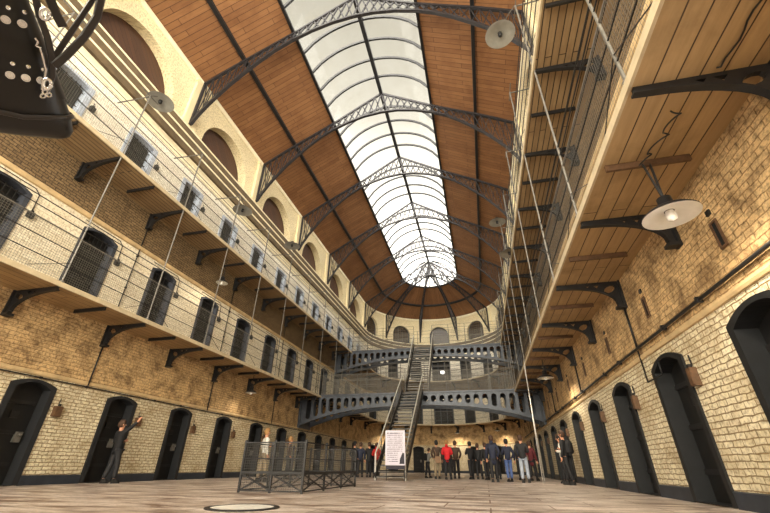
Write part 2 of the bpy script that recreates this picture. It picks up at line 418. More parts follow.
# ------------------------------------------------------------------ doors and boxes beside them
def ring(outer_w, outer, inner_w, inner):
    return outer, inner
def scaled(w, zb, zs, rise, d):
    return arch_top(w-2*d, zb+.001, zs-d*.35, rise)
DN = [0]
def make_door(s, w, zb, zs, rise, band, fmat, leafmat, style, label):
    DN[0] += 1
    T, N = tang(s), nrm(s); c0 = pp(s, 0, zb)
    root = thing('door_%d' % DN[0], c0, label, 'door', None, 'structure')
    fn = lambda u, v, t_: pp(s, 0, 0) + T*u + N*t_ + Vector((0,0,v))
    inner = arch_top(w-2*band, zb+.01, zs-band*.5, rise)
    mb = MB(); mb.prism(arch_top(w+.02, zb, zs+.01, rise), [inner], fn, -.345, .035)
    mb.build('frame', fmat, root)
    mb = MB(); mb.prism(arch_top(w+.02, zb, zs, rise), [], fn, -.33, -.26)
    leaf = mb.build('leaf', leafmat, root)
    if style == 'grille':
        g = MB()
        k = int((w-2*band)/.14)
        for i in range(1, k): 
            u = -w/2+band + (w-2*band)*i/k; g.beam(fn(u, zb+.02, -.15), fn(u, zs+rise*.6-band*.5, -.15), .022)
        for i in range(1, 8): z_ = zb + (zs-zb)*i/8; g.beam(fn(-w/2+band, z_, -.13), fn(w/2-band, z_, -.13), .03, .02)
        g.build('grille', 'iron_dark', root)
    elif style == 'bars':
        g = MB()
        for u in (-w/6, w/6): g.beam(fn(u, zb, -.18), fn(u, zs+.04, -.18), .07)
        for i in range(1, 5): z_ = zb + (zs-zb)*i/5; g.beam(fn(-w/2+band, z_, -.17), fn(w/2-band, z_, -.17), .035)
        g.build('mullion', 'frame_slate', root)
    else:
        g = MB()
        for z_ in (zb+.45, zb+1.15, zb+1.85): g.beam(fn(-w/2+band, z_, -.245), fn(w/2-band-.06, z_, -.245), .03, .09)
        g.build('hinge_strap', 'iron_dark', leaf)
        g = MB(); g.box(fn(w/2-band-.16, zb+1.05, -.23), (.16, .07, .24), (T, N, Vector((0,0,1)))); g.lathe(fn(w/2-band-.16, zb+1.1, -.19), [(0,.06), (.03,.06), (.035,.0)], 8, N)
        g.build('lock', 'iron_grey', leaf)
        g = MB(); g.box(fn(0, zb+1.55, -.25), (.2, .04, .16), (T, N, Vector((0,0,1)))); g.build('hatch', 'iron_dark', leaf)
    return root
def make_box(s, zc, sz, label, group, mat='box_wood'):
    T, N = tang(s), nrm(s); ax = (T, N, Vector((0,0,1)))
    root = thing('wall_box', pp(s, 0, zc-sz[1]/2), label, 'box', group)
    mb = MB(); mb.box(pp(s, .05, zc), (sz[0], .1, sz[1]), ax); mb.build('case', mat, root)
    mb = MB(); mb.box(pp(s, .105, zc), (sz[0]*.86, .015, sz[1]*.86), ax); mb.build('lid', mat, root)
    mb = MB(); mb.box(pp(s, .06, zc+sz[1]*.62), (.05, .06, .05), ax); mb.tube([pp(s, .02, zc+sz[1]*.6), pp(s, .02, zc+sz[1]*.6+.18)], .012, 5)
    mb.build('fitting', 'iron_dark', root)
side = {'left': 'along the left wall', 'right': 'along the right wall'}
vis = [y for y in doorsL if y > 4]
for i, y in enumerate(vis):
    o = ORD[i]
    s = sL(y)
    if i > 0 or True:
        make_door(s, 1.14, .012, 2.26, .14, .13, 'painted_dark_brick', 'door_wood', 'plank', f'black arched ground floor cell door, {o} from the near end of the left wall')
        make_box(s+.80, 1.72, (.2, .26), f'brown box beside the {o} ground floor door of the left wall', 'boxes beside the doors')
    make_door(s, 1.2, G1+.03, 6.84, .13, .1, 'frame_slate', 'door_wood', 'grille', f'arched first gallery cell door with slate frame, {o} from the near end of the left wall')
    make_box(s+.78, 6.3, (.15, .17), f'small dark box by the {o} door of the left lower gallery', 'boxes beside the doors', 'black_paint')
    make_door(s, 1.28, G2+.03, 11.16, .04, .16, 'frame_blue', 'door_wood', 'grille', f'cell door with pale blue frame, {o} from the near end of the left upper gallery')
    make_box(s+.8, 10.5, (.16, .17), f'small dark box by the {o} door of the left upper gallery', 'boxes beside the doors', 'black_paint')
apname = ['leftmost','second from the left','third from the left','middle','third from the right','second from the right','rightmost']
for d, nm in zip(apseD, apname):
    s = sA(d)
    make_door(s, 1.14, .012, 2.26, .14, .12, 'painted_dark_brick', 'door_wood', 'plank', f'dark ground floor door in the curved end wall, {nm}')
    for g, zt, wd in ((G1, 6.84, 1.2), (G2, 11.16, 1.28)):
        w_ = 2.1 if d == 90 else wd
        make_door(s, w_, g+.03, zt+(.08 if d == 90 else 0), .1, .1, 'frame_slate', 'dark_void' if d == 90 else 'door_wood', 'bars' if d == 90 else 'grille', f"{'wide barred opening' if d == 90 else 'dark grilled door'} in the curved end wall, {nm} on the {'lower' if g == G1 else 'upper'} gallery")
mb = MB(); mb.box(pp(sA(91), -.2, 10.05), (.42, .03, .3)); mb.build('lit_pane', 'lit_pane', label='small bright pane inside the wide middle opening of the upper gallery', cat='light')
for i, y in enumerate([y for y in doorsR if y > 4]):
    o = ORD[i]; s = sR(y)
    make_door(s, 1.32, .012, 2.2, .17, .12, 'black_paint', 'door_wood', 'plank', f'tall black cell door, {o} from the near end of the right wall')
    make_box(s+.87, 1.8, (.13, .28), f'narrow brown box beside the {o} door of the right wall', 'boxes beside the doors')
    T, N = tang(s), nrm(s); ax = (T, N, Vector((0,0,1)))
    root = thing('ventilator_slot', pp(s, 0, 3.15), f'dark vertical vent slot above the {o} door of the right wall', 'vent', 'vent slots on the right wall')
    mb = MB(); mb.prism([(-.08,3.12),(.08,3.12),(.08,3.54),(-.08,3.54)], [[(-.05,3.15),(.05,3.15),(.05,3.51),(-.05,3.51)]], lambda u,v,t_: pp(s,0,0)+T*u+N*t_+Vector((0,0,v)), -.02, .025); mb.build('rim', 'box_wood', root)
    mb = MB(); mb.box(pp(s, .003, 3.33), (.1, .012, .36), ax); mb.build('slot', 'dark_void', root)
    mb = MB(); mb.box(pp(s, .01, 3.68), (.09, .03, .08), ax); mb.build('plug', 'iron_dark', root)

# arched panels and apse windows
def arched(s, r, zb, zs, mat, label, i, grid=False):
    T, N = tang(s), nrm(s); fn = lambda u, v, t_: pp(s, 0, 0) + T*u + N*t_ + Vector((0,0,v))
    if not grid:
        mb = MB(); mb.prism(round_arch(r+.02, zb, zs), [], fn, -.52, -.45)
        o = mb.build('arched_panel', mat, label=label, cat='panel', group='timber filled arches below the roof')
        me = o.data; ul = me.uv_layers.new(name='UVMap')
        for l in me.loops:
            c = me.vertices[l.vertex_index].co; q = c - pp(s, 0, 0); ul.data[l.index].uv = (q.dot(T), c.z*.7 + q.dot(T)*.7)
    else:
        root = thing('window_%d' % i, pp(s, -.3, zb), label, 'window', None, 'structure')
        mb = MB(); mb.prism(round_arch(r+.03, zb, zs), [round_arch(r-.08, zb+.5, zs)], fn, -.35, -.22); mb.build('frame', 'frame_slate', root)
        mb = MB()
        for k in range(-3, 4):
            u = k*r/3.6; mb.beam(fn(u, zb, -.27), fn(u, zs+math.sqrt(max(0, (r-.05)**2-u*u)), -.27), .035)
        for z_ in (13.95, 14.2, 14.45, 14.7, 14.95, 15.2):
            w_ = r-.06 if z_ < zs else math.sqrt(max(0, (r-.06)**2-(z_-zs)**2)); mb.beam(fn(-w_, z_, -.27), fn(w_, z_, -.27), .035)
        mb.build('glazing_bar', 'cornice_brown', root)
        mb = MB(); mb.prism(round_arch(r, zb, zs), [], fn, -.34, -.32); mb.build('pane', 'window_glass_dark', root)
for i, y in enumerate([y for y in archY if y > 3]):
    arched(sL(y), 1.78, 12.95, 13.75, 'arch_wood', f'dark timber filling of the {ORD[i]} arch from the near end above the left cornice', i)
for y in archY: arched(sR(y), 1.78, 12.95, 13.75, 'arch_wood', 'dark timber filling of an arch above the right hand cornice', 0)
mb = MB(); T_ = None
for i, y in enumerate([y for y in archY if y <= 3]): arched(sL(y), 1.78, 12.95, 13.75, 'arch_wood', 'dark timber filling of the arch next to the near end wall', i)
for k in range(5): arched(sA(18+36*k), 1.12, 12.95, 14.3, '', f'dark round arched window, {ORD[k]} from the left in the curved end wall', 2+k, True)

# ------------------------------------------------------------------ roof
OS, ZS_, ZR = R-2.97, 18.84, 20.67
mb = MB(); mb.sweep([(-.05, 16.35), (1.0, 16.93), (2.0, 17.5), (3.2, 18.17), (OS, ZS_)], 0, STOT, closed=False)
mb.build('ceiling', 'roof_wood', kind='structure', recalc=False)
SK = thing('window_20', (X0, 12, ZS_), 'long glazed skylight along the ridge of the timber roof', 'window', None, 'structure')
Rk = (2.97**2 + (ZR-ZS_)**2) / (2*(ZR-ZS_))
skz = lambda u: ZR + .04 - Rk + math.sqrt(Rk*Rk - min(u*u, 2.97**2))
mb = MB(); prof = [(R-u, skz(u)) for u in (2.97, 2.5, 2.0, 1.5, 1.0, .5, .001)]
mb.sweep(prof, 0, STOT, closed=False); mb.build('glass', 'skylight_glass', SK, recalc=False)
def arcbar(mb, y, u0=-2.95, u1=2.95, r=.08):
    mb.tube([(X0+u, y, skz(u)-.05) for u in [u0+(u1-u0)*i/14 for i in range(15)]], r, 5)
y = trussY[0] - 4*P
nb = 0
while y < YH - .3:
    if all(abs(y-q) > .2 for q in trussY) and y > Y0:
        mb = MB(); arcbar(mb, y); mb.build('glazing_bar', 'iron_dark', SK)
    y += 2*P/5
for k in range(1, 15):
    if k % 3 == 0: continue
    a = math.radians(180*k/15); mb = MB()
    mb.tube([(X0-u*math.cos(a), YH+u*math.sin(a), skz(u)-.05) for u in (.4, 1.0, 1.6, 2.2, 2.95)], .06, 5); mb.build('glazing_bar', 'iron_dark', SK)
mb = MB(); mb.beam((X0, Y0, ZR-.08), (X0, YH, ZR-.08), .2, .2); mb.build('ridge_bar', 'iron_dark', SK)
mb = MB(); mb.sweep([(OS-.08, ZS_-.12), (OS+.05, ZS_-.1), (OS+.05, ZS_+.04), (OS-.08, ZS_)], 0, STOT); mb.build('kerb', 'iron_dark', SK)
for nm, s0, s1 in (('left', 0, L1), ('curved', L1, L1+ARC), ('right', L1+ARC, STOT)):
    mb = MB(); mb.sweep([(1.95, 17.33), (2.1, 17.4), (2.1, 17.54), (1.95, 17.46)], s0, s1)
    mb.build('roof_purlin', 'iron_dark', label=f"dark purlin halfway up the timber roof on the {nm} {'end' if nm == 'curved' else 'slope'}", cat='beam')

TOP = [(7.1, 16.2), (6.3, 16.72), (5.36, 17.3), (4.2, 17.95), (2.97, 18.66), (1.5, 19.62), (0, 20.58)]
BOT = [(7.12, 13.5), (6.9, 14.0), (6.55, 14.6), (6.2, 15.1), (5.7, 15.75), (5.1, 16.4), (4.5, 17.0), (3.8, 17.6), (2.97, 18.12), (2.0, 18.55), (1.0, 18.82), (0, 18.9)]
def interp(tab, u):
    for (a, za), (b, zb) in zip(tab, tab[1:]):
        if b <= u <= a: return za + (zb-za)*(a-u)/(a-b)
    return tab[-1][1]
def truss(origin, dirs, label, group):
    """dirs: list of horizontal unit vectors from the ridge outwards"""
    root = thing('roof_truss', origin, label, 'truss', group)
    O = Vector((origin[0], origin[1], 0)); tc, bc, la, wl = MB(), MB(), MB(), MB()
    for d in dirs:
        d = Vector(d); side_ = Vector((-d.y, d.x, 0))
        q = lambda u, z_: O + d*u + Vector((0,0,z_))
        for (a, b) in zip(TOP, TOP[1:]): tc.beam(q(*a), q(*b), .12, .11, up=(0,0,1))
        for (a, b) in zip(BOT, BOT[1:]): bc.beam(q(*a), q(*b), .14, .1, up=tuple(Vector((0,0,1)) if abs((q(*b)-q(*a)).normalized().z) < .9 else d))
        wl = MB(); wl.beam(q(7.14, 13.45), q(7.14, 16.25), .12, .08, up=tuple(d)); wl.build('wall_post', 'truss_iron', root)
        us = [7.05, 6.75, 6.4, 6.0, 5.6, 5.2, 4.8, 4.4, 4.0, 3.6, 3.2, 2.8, 2.4, 2.0, 1.6, 1.2, .8, .4, 0]
        for a, b in zip(us, us[1:]):
            for o_ in (0, 1):
                za, zb = (interp(TOP, a), interp(BOT, b)) if o_ else (interp(BOT, a), interp(TOP, b))
                w_ = .065 if a < 4.3 else .036; la.beam(q(a, za), q(b, zb), w_, w_)
            if b > 4.3: # deep haunch: two more rows
                la.beam(q(b, interp(BOT, b)), q(b, interp(TOP, b)), .03, .03)
    tc.build('top_chord', 'truss_iron', root); bc.build('bottom_chord', 'truss_iron', root); la.build('lattice', 'truss_iron', root)
    return root
for i, y in enumerate(trussY):
    truss((X0, y, 13.8), [(1,0,0), (-1,0,0)], f"lattice iron roof truss across the hall, {ORD[i]} from the near end", 'lattice trusses under the roof')
truss((X0, YH, 13.8), [(1,0,0), (-1,0,0)], 'last full lattice truss across the hall where the radiating ribs meet', 'lattice trusses under the roof')
for k, nm in zip(range(1, 5), ('far left', 'middle left', 'middle right', 'far right')):
    a = math.radians(36*k); truss((X0, YH, 13.8), [(-math.cos(a), math.sin(a), 0)], f'{nm} lattice rib fanning out from the hub over the curved end', 'radiating ribs over the curved end')

# ------------------------------------------------------------------ galleries, brackets, railings
brL = [6.4 + P*k for k in range(-2, 11)]
brR = [6.2 + P*k for k in range(-2, 11)]
brA = [22.5*i + 11.25 for i in range(0, 8)]
def gallery(zt, nm, sof):
    root = thing('gallery_walkway', (X0, YH, zt), f'{nm} gallery walkway running round both sides and the curved end', 'gallery')
    mb = MB(); mb.sweep([(-.02, zt-.1), (OV-.03, zt-.1), (OV-.03, zt-.02), (-.02, zt-.02)], 0, STOT); mb.build('deck', sof, root)
    mb = MB(); mb.sweep([(OV-.03, zt-.11), (OV+.01, zt-.11), (OV+.015, zt+.01), (OV-.03, zt+.01)], 0, STOT); mb.build('edge_fascia', 'edge_white', root)
    js = [(sL(y + P/2)) for y in brL if y + P/2 > 2] + [sR(y + P/2 - .07) for y in brR if y + P/2 > 2]
    for s in js:
        mb = MB(); T, N = tang(s), nrm(s); mb.beam(pp(s, .25, zt-.15), pp(s, OV-.08, zt-.15), .05, .1); mb.build('joist', 'iron_dark' if zt > 6 or s < L1 else 'box_wood', root)
    return root
gallery(G1, 'lower', 'soffit_pale'); gallery(G2, 'upper', 'soffit_brown')
def bracket(s, zt, label, group, big=True):
    T, N = tang(s), nrm(s); zt -= .1
    root = thing('gallery_bracket', pp(s, 0, zt-.55), label, 'bracket', group)
    fn = lambda u, v, t_: pp(s, 0, zt) + N*u + T*t_ + Vector((0,0,v))
    arcp = [(1.36, -.09)] + [(.1 + 1.1*(1-math.sin(q))**1.0 + .05*(1-math.cos(q)), -.1 - .45*(1-math.cos(q))) for q in [PI/2*i/9 for i in range(1, 10)]]
    hole1 = [(.24 + .13*math.cos(q), -.19 + .085*math.sin(q) - .05*math.cos(q)) for q in [2*PI*i/10 for i in range(10)]]
    holes = [hole1, [(.44,-.06),(.58,-.06),(.50,-.145)], [(.64,-.06),(.76,-.06),(.69,-.115)]] if big else []
    mb = MB(); mb.prism([(0, 0), (1.36, 0)] + arcp + [(.1, -.62), (0, -.62)], holes, fn, -.03, .03); mb.build('web', 'iron_dark', root)
    mb = MB()
    fl = [(1.38, -.09)] + arcp[1:] + [(.1, -.64)]
    for a, b in zip(fl, fl[1:]): mb.beam(fn(*a, 0), fn(*b, 0), .09, .03, up=tuple(N if abs(b[0]-a[0]) < .05 else Vector((0,0,1))))
    mb.build('lower_flange', 'iron_dark', root)
    mb = MB(); mb.box(fn(.02, -.33, 0), (.16, .05, .7), (T, N, Vector((0,0,1)))); mb.box(fn(.1, -.64, 0), (.17, .2, .06), (T, N, Vector((0,0,1)))); mb.build('wall_plate', 'iron_dark', root)
for zt, gn in ((G1, 'lower'), (G2, 'upper')):
    for i, y in enumerate([y for y in brL if y > 4.5]):
        bracket(sL(y), zt, f'iron bracket under the left {gn} gallery, {ORD[i]} from the near end', f'brackets under the {gn} gallery')
    for i, d in enumerate(brA):
        bracket(sA(d), zt, f'iron bracket under the {gn} gallery of the curved end, {ORD[i]} from the left', f'brackets under the {gn} gallery')
    for i, y in enumerate([y for y in brR if y > 2]):
        bracket(sR(y), zt, f"iron bracket under the right {gn} gallery, {ORD[i]} from the near end", f'brackets under the {gn} gallery')
def net_sweep(mb, off, z0, z1, s0, s1):
    ss = samples(s0, s1)
    for a, b in zip(ss, ss[1:]): mb.face([pp(a, off, z0), pp(b, off, z0), pp(b, off, z1), pp(a, off, z1)], 0, [(a, z0), (b, z0), (b, z1), (a, z1)])
def railing(zt, ztop, posts, s0, s1, label, upper, cap=True):
    root = thing('gallery_railing', pp((s0+s1)/2, OV, zt), label, 'railing')
    for s in posts:
        mb = MB(); mb.tube([pp(s, OV-.03, zt), pp(s, OV-.03, ztop)], .022, 6)
        if upper: mb.beam(pp(s, OV-.03, ztop-.03), pp(s, 0, ztop+.05), .03); mb.beam(pp(s-.35, OV-.03, ztop), pp(s+.35, OV-.03, ztop), .025)
        else: mb.lathe(pp(s, OV-.03, zt), [(.05,0),(.05,.04),(.025,.08)], 8)
        post = mb.build('post', 'iron_grey', root)
        mb = MB(); a = s + .9
        mb.tube([pp(s, OV-.02, zt+.55), pp(min(a, STOT-.1), OV-.02, zt+.06)], .008, 4); mb.tube([pp(s, OV-.02, zt+.55), pp(max(s-.9, .1), OV-.02, zt+.06)], .008, 4); mb.build('stay_wire', 'iron_dark', post)
    for h, r in ((.42, .013), (.84, .013), (1.25, .018), (1.52, .013), (1.74, .013)):
        mb = MB(); ss = samples(s0+.01, s1-.01); mb.tube([pp(s, OV-.03, zt+h) for s in ss], r, 5); mb.build('handrail' if h == 1.25 else 'rail_wire', 'iron_grey' if h == 1.25 else 'iron_dark', root)
    mb = MB(); net_sweep(mb, OV-.03, zt+.02, zt+1.25, s0+.01, s1-.01); mb.build('netting', 'net_white', root, recalc=False)
for zt, ztop, up, gn in ((G1, G2-.13, False, 'lower'), (G2, 11.5, True, 'upper')):
    railing(zt, ztop, [sL(y) for y in brL if y > 2], .02, L1, f'wire railing with netting along the {gn} gallery of the left wall', up)
    railing(zt, ztop, [sA(d) for d in brA], L1, L1+ARC, f'wire railing round the {gn} gallery of the curved end', up)
    railing(zt, ztop, [sR(y) for y in brR if y > 2], L1+ARC, STOT-.02, f'wire railing with netting along the {gn} gallery of the right wall', up)

# ------------------------------------------------------------------ bridges and stairs
def stadium(u, zc0, zc1, r, n=6):
    return [(u + r*math.cos(PI*i/n), zc1 + r*math.sin(PI*i/n)) for i in range(n+1)] + [(u + r*math.cos(PI+PI*i/n), zc0 + r*math.sin(PI+PI*i/n)) for i in range(n+1)]
def bridge(y, zt, wd, label, stair_gap):
    root = thing('footbridge', (X0, y, zt), label, 'bridge', 'iron bridges across the hall')
    half = R - .02
    zb = lambda u: zt - .68 - 1.05*(abs(u)/half)**2.6
    for yy in (y, y+wd):
        us = [-half + 2*half*i/48 for i in range(49)]
        outer = [(u, zt) for u in us] + [(u, zb(u)) for u in us[::-1]]
        holes = []
        k = -13.5
        while k <= 13.5:
            u = k*.5
            hi = zt - .3; lo = zb(u) + .32
            if lo > hi: lo = hi - .001
            holes.append(stadium(u, lo, hi, .155)); k += 1
        mb = MB(); mb.prism(outer, holes, lambda u, v, t_: Vector((X0+u, yy+t_, v)), -.035, .035); mb.build('girder', 'iron_blue', root)
        mb = MB(); mb.beam((X0-half, yy, zt+.02), (X0+half, yy, zt+.02), .2, .09)
        for a, b in zip(us, us[1:]): mb.beam((X0+a, yy, zb(a)), (X0+b, yy, zb(b)), .2, .06)
        mb.build('flange', 'iron_blue', root)
    for sx in (-1, 1):
        mb = MB(); mb.box((X0+sx*(half-.06), y+wd/2, zt-.95), (.14, wd+.3, 1.8)); mb.build('end_post', 'iron_blue', root)
    mb = MB(); mb.box((X0, y+wd/2, zt+.05), (2*(R-OV)+.1, wd+.12, .06)); mb.build('deck', 'box_wood', root)
    for yy, gap in ((y, stair_gap[0]), (y+wd, stair_gap[1])):
        segs = [(-R+OV, R-OV)] if not gap else [(-R+OV, -.75), (.75, R-OV)]
        mbn = MB(); mbw = MB()
        for a, b in segs:
            n_ = max(2, round((b-a)/1.4))
            for i in range(n_+1):
                u = a + (b-a)*i/n_; mb = MB(); mb.tube([(X0+u, yy, zt+.05), (X0+u, yy, zt+1.85)], .02, 6); mb.build('post', 'iron_grey', root)
            for h in (.45, .85, 1.25, 1.55, 1.82): mbw.tube([(X0+a, yy, zt+.05+h), (X0+b, yy, zt+.05+h)], .012, 5)
            mbn.face([(X0+a, yy, zt+.08), (X0+b, yy, zt+.08), (X0+b, yy, zt+1.3), (X0+a, yy, zt+1.3)], 0, [(a, 0), (b, 0), (b, 1.22), (a, 1.22)])
        mbw.build('rail_wire', 'iron_grey', root); mbn.build('netting', 'net_white', root, recalc=False)
bridge(23.8, G1, 1.5, 'blue grey iron footbridge with pierced arched girders at lower gallery level', (True, True))
bridge(29.6, G2, 1.4, 'blue grey iron footbridge with pierced arched girders at upper gallery level', (True, False))
def stair(y0, z0, y1, z1, label, w=1.24):
    root = thing('iron_staircase', (X0, y0, z0), label, 'stairs', 'straight stairs in the middle of the hall')
    n_ = round((z1-z0)/.2)
    d = Vector((0, y1-y0, z1-z0)); dn = d.normalized(); up = Vector((0, -dn.z, dn.y))
    for sx in (-1, 1):
        mb = MB(); mb.beam((X0+sx*w/2, y0, z0+.12), (X0+sx*w/2, y1, z1+.05), .06, .28); mb.build('stringer', 'iron_dark', root)
        mb = MB(); mb.tube([(X0+sx*(w/2+.02), y0+.05, z0+1.0), (X0+sx*(w/2+.02), y1, z1+1.05)], .03, 8); mb.tube([(X0+sx*(w/2+.02), y0+.05, z0), (X0+sx*(w/2+.02), y0+.05, z0+1.02)], .035, 8); mb.build('handrail', 'iron_pale', root)
        mb = MB()
        for h in (.35, .68): mb.tube([(X0+sx*(w/2+.02), y0+.05, z0+h), (X0+sx*(w/2+.02), y1, z1+h+.05)], .015, 5)
        mb.build('rail_wire', 'iron_grey', root)
        for i in range(1, 6):
            f = i/6; mb = MB(); mb.tube([(X0+sx*(w/2+.02), y0+d.y*f, z0+d.z*f), (X0+sx*(w/2+.02), y0+d.y*f, z0+d.z*f+1.02)], .02, 6); mb.build('baluster', 'iron_grey', root)
    for sx in (-1, 1):
        x_ = X0+sx*(w/2+.02); mb = MB(); mb.face([(x_, y0+.05, z0+.15), (x_, y1, z1+.2), (x_, y1, z1+1.0), (x_, y0+.05, z0+.95)], 0, [(0,0),(d.length,0),(d.length,.8),(0,.8)]); mb.build('netting', 'net_white', root, recalc=False)
    for i in range(n_):
        f = (i+.5)/n_; mb = MB(); mb.box((X0, y0+d.y*f+.05, z0+(i+.75)*(z1-z0)/n_), (w-.06, d.y/n_+.06, .035)); mb.box((X0, y0+d.y*f-d.y/n_/2+.03, z0+(i+.75)*(z1-z0)/n_-.02), (w-.06, .02, .07)); mb.build('tread', 'iron_grey', root)
stair(17.4, 0, 23.75, G1+.05, 'lower iron staircase rising from the floor to the first bridge, white board on its foot')
stair(25.35, G1+.08, 29.55, G2+.05, 'upper iron staircase rising from the first bridge to the second bridge', 1.5)
# board on the stair foot
yb = 17.18
root = thing('information_board', (-3.62, yb, .4), 'white information board covered in small print leaning on the stair foot', 'board')
mb = MB(); mb.box((-3.62, yb, 1.2), (.84, .03, 1.3)); mb.build('panel', 'poster_white', root)
zr = 1.74
random.seed(5)
for r_ in range(15):
    x, xe = -3.96, (-3.5 if zr < 1.0 else -3.3); mb = MB()
    while x < xe - .02:
        l_ = min(random.uniform(.02, .07), xe - x); h_ = random.choice((.006, .02, .024, .016)) * (1 if r_ else 1.8)
        mb.box((x+l_/2, yb-.017, zr), (l_+.002, .003, h_)); x += l_
    mb.build('lettering', 'ink', root); zr -= .075
mb = MB(); mb.prism([(-3.44,.6),(-3.24,.6),(-3.24,.98),(-3.3,1.02),(-3.36,.9),(-3.42,.78)], [], lambda u,v,t_: Vector((u, yb-.016-t_, v)), 0, .004); mb.build('picture', 'ink_dark', root)
mb = MB(); mb.box((-3.62, yb+.01, .47), (.8, .04, .13)); mb.build('lower_plate', 'ink_dark', root)
for sx in (-.38, .38):
    mb = MB(); mb.beam((-3.62+sx, yb+.03, 0), (-3.62+sx, yb+.03, 1.2), .03); mb.build('leg', 'iron_dark', root)

# ------------------------------------------------------------------ cage round the floor opening
cx0, cx1, cy0, cy1, ch = -5.02, -3.62, 8.15, 11.7, .93
root = thing('stairwell_railing', ((cx0+cx1)/2, (cy0+cy1)/2, 0), 'low dark iron railing with netting enclosing the floor opening on the left', 'railing')
corners = [(cx0, cy0), (cx1, cy0), (cx1, cy1), (cx0, cy1)]
for i in range(4):
    (xa, ya), (xb, yb_) = corners[i], corners[(i+1) % 4]; n_ = 2 if abs(xa-xb) > .1 else 3
    for k in range(n_):
        f = k/n_; x, y = xa+(xb-xa)*f, ya+(yb_-ya)*f; f2 = (k+1)/n_; x2, y2 = xa+(xb-xa)*f2, ya+(yb_-ya)*f2
        mb = MB(); mb.box((x, y, ch/2), (.04, .04, ch)); mb.lathe((x, y, ch), [(.035,0),(.03,.03),(.0,.05)], 8); mb.build('post', 'iron_dark', root)
        mb = MB(); mb.beam((x, y, .04), (x2, y2, .34), .022); mb.beam((x, y, .34), (x2, y2, .04), .022); mb.build('cross_brace', 'iron_dark', root)
    mb = MB()
    for h, w_ in ((.92, .03), (.62, .022), (.36, .045), (.04, .03)): mb.beam((xa, ya, h), (xb, yb_, h), w_, w_*.8)
    mb.build('rail', 'iron_dark' , root)
    mb = MB(); L_ = math.dist((xa,ya),(xb,yb_)); mb.face([(xa,ya,.03),(xb,yb_,.03),(xb,yb_,.92),(xa,ya,.92)], 0, [(0,0),(L_,0),(L_,.9),(0,.9)]); mb.build('netting', 'net_dark', root, recalc=False)
# round floor light
root = thing('floor_light', (-3.15, 5.28, 0), 'round white glazed disc with dark rim set in the stone floor', 'floor light')
mb = MB(); mb.lathe((-3.15, 5.28, 0), [(.47,0),(.47,.014),(.40,.016),(.40,0)], 40); mb.build('rim', 'iron_dark', root)
mb = MB(); mb.lathe((-3.15, 5.28, 0), [(.4,.002),(.4,.012),(.0,.014)], 40); mb.build('disc', 'hatch_glass', root)

# ------------------------------------------------------------------ pipes, ropes, cables
def pipe(pts, r, label, mat='iron_dark', name='conduit_pipe', clips=True):
    root = thing(name, pts[0], label, 'pipe' if 'pipe' in name else name.split('_')[-1])
    mb = MB(); mb.tube(pts, r, 7); mb.build('tube', mat, root, smooth=True)
    if clips:
        mb = MB()
        for a, b in zip(pts, pts[1:]):
            a, b = Vector(a), Vector(b); n_ = int((b-a).length/1.4)
            for i in range(1, n_+1):
                c = a + (b-a)*i/(n_+1); mb.box(c, (r*3.2, r*3.2, .05) if abs((b-a).normalized().z) > .5 else (r*3.2, .05, r*3.2))
        if mb.v: mb.build('clip', mat, root)
zs = 2.74
pipe([pp(s, .06, zs) for s in samples(sR(36.9), sR(2.5))], .028, 'long dark conduit along the string course of the right wall')
pipe([pp(s, .05, 2.46) for s in samples(sL(2.5), sL(36.9))], .016, 'thin dark conduit under the string course of the left wall')
for k in range(-1, 5):
    y = 9.19 + 2*P*k
    if y > 2: 
        pipe([pp(sR(y-.2), .05, G1-.75), pp(sR(y-.2), .05, 2.76)], .024, f'vertical conduit below a bracket of the right wall, {ORD[k+1]} from the near end')
        pipe([pp(sL(y), .05, G1-.75), pp(sL(y), .05, 2.5)], .022, f'vertical conduit below a bracket of the left wall, {ORD[k+1]} from the near end')
    pipe([pp(sL(y), .05, G2-.7), pp(sL(y), .05, G1+.05)], .018, f'thin vertical conduit on the left wall between the galleries, {ORD[k+1]} from the near end')
s = sR(9.0)
pipe([pp(s, .05, 2.7), pp(s, .05, 2.05), pp(s+.75, .05, 2.05), pp(s+.75, .05, 2.3)], .016, 'bent conduit loop beside the third door of the right wall', clips=False)
for i, y in enumerate([y for y in doorsL if y > 4]):
    s = sL(y); pipe([pp(s-.66, .03, 7.06), pp(s+.6, .03, 7.06), pp(s+.75, .03, 6.95), pp(s+.78, .03, 6.45)], .012, f'thin bent cable over the {ORD[i]} door of the left lower gallery', clips=False, name='wall_cable')
pipe([(2.02, 16.85, G1-.1), (1.98, 16.85, 2.2), (1.95, 16.8, 0.0)], .014, 'pale rope hanging from the right lower gallery to the floor, nearer of two', 'iron_pale', 'hanging_rope', False)
pipe([(2.05, 17.35, G1-.1), (2.06, 17.35, 2.2), (2.08, 17.3, 0.0)], .012, 'pale rope hanging from the right lower gallery to the floor, farther of two', 'iron_pale', 'hanging_rope', False)
pts = []
for i in range(40):
    f = i/39; pts.append((2.62 + .06*math.sin(f*17) + .05*math.sin(f*5), 3.7 + f*.95 + .09*math.cos(f*17), G1-.14 - .02 - .10*abs(math.sin(f*8))))
pipe(pts, .01, 'loose curled cable hanging under the right lower gallery above the white lamp', 'iron_dark', 'curled_cable', False)
pts = [(2.95 + .02*math.sin(i*1.3), 1.9 + i*.1, G1-.125) for i in range(15)] + [(2.9 + .03*math.sin(i*1.1), 3.3, G1-.125-.0*i) for i in range(2)]
pipe(pts, .01, 'thin dark wire running on the boards towards the nearest right bracket', 'iron_dark', 'ceiling_wire', False)
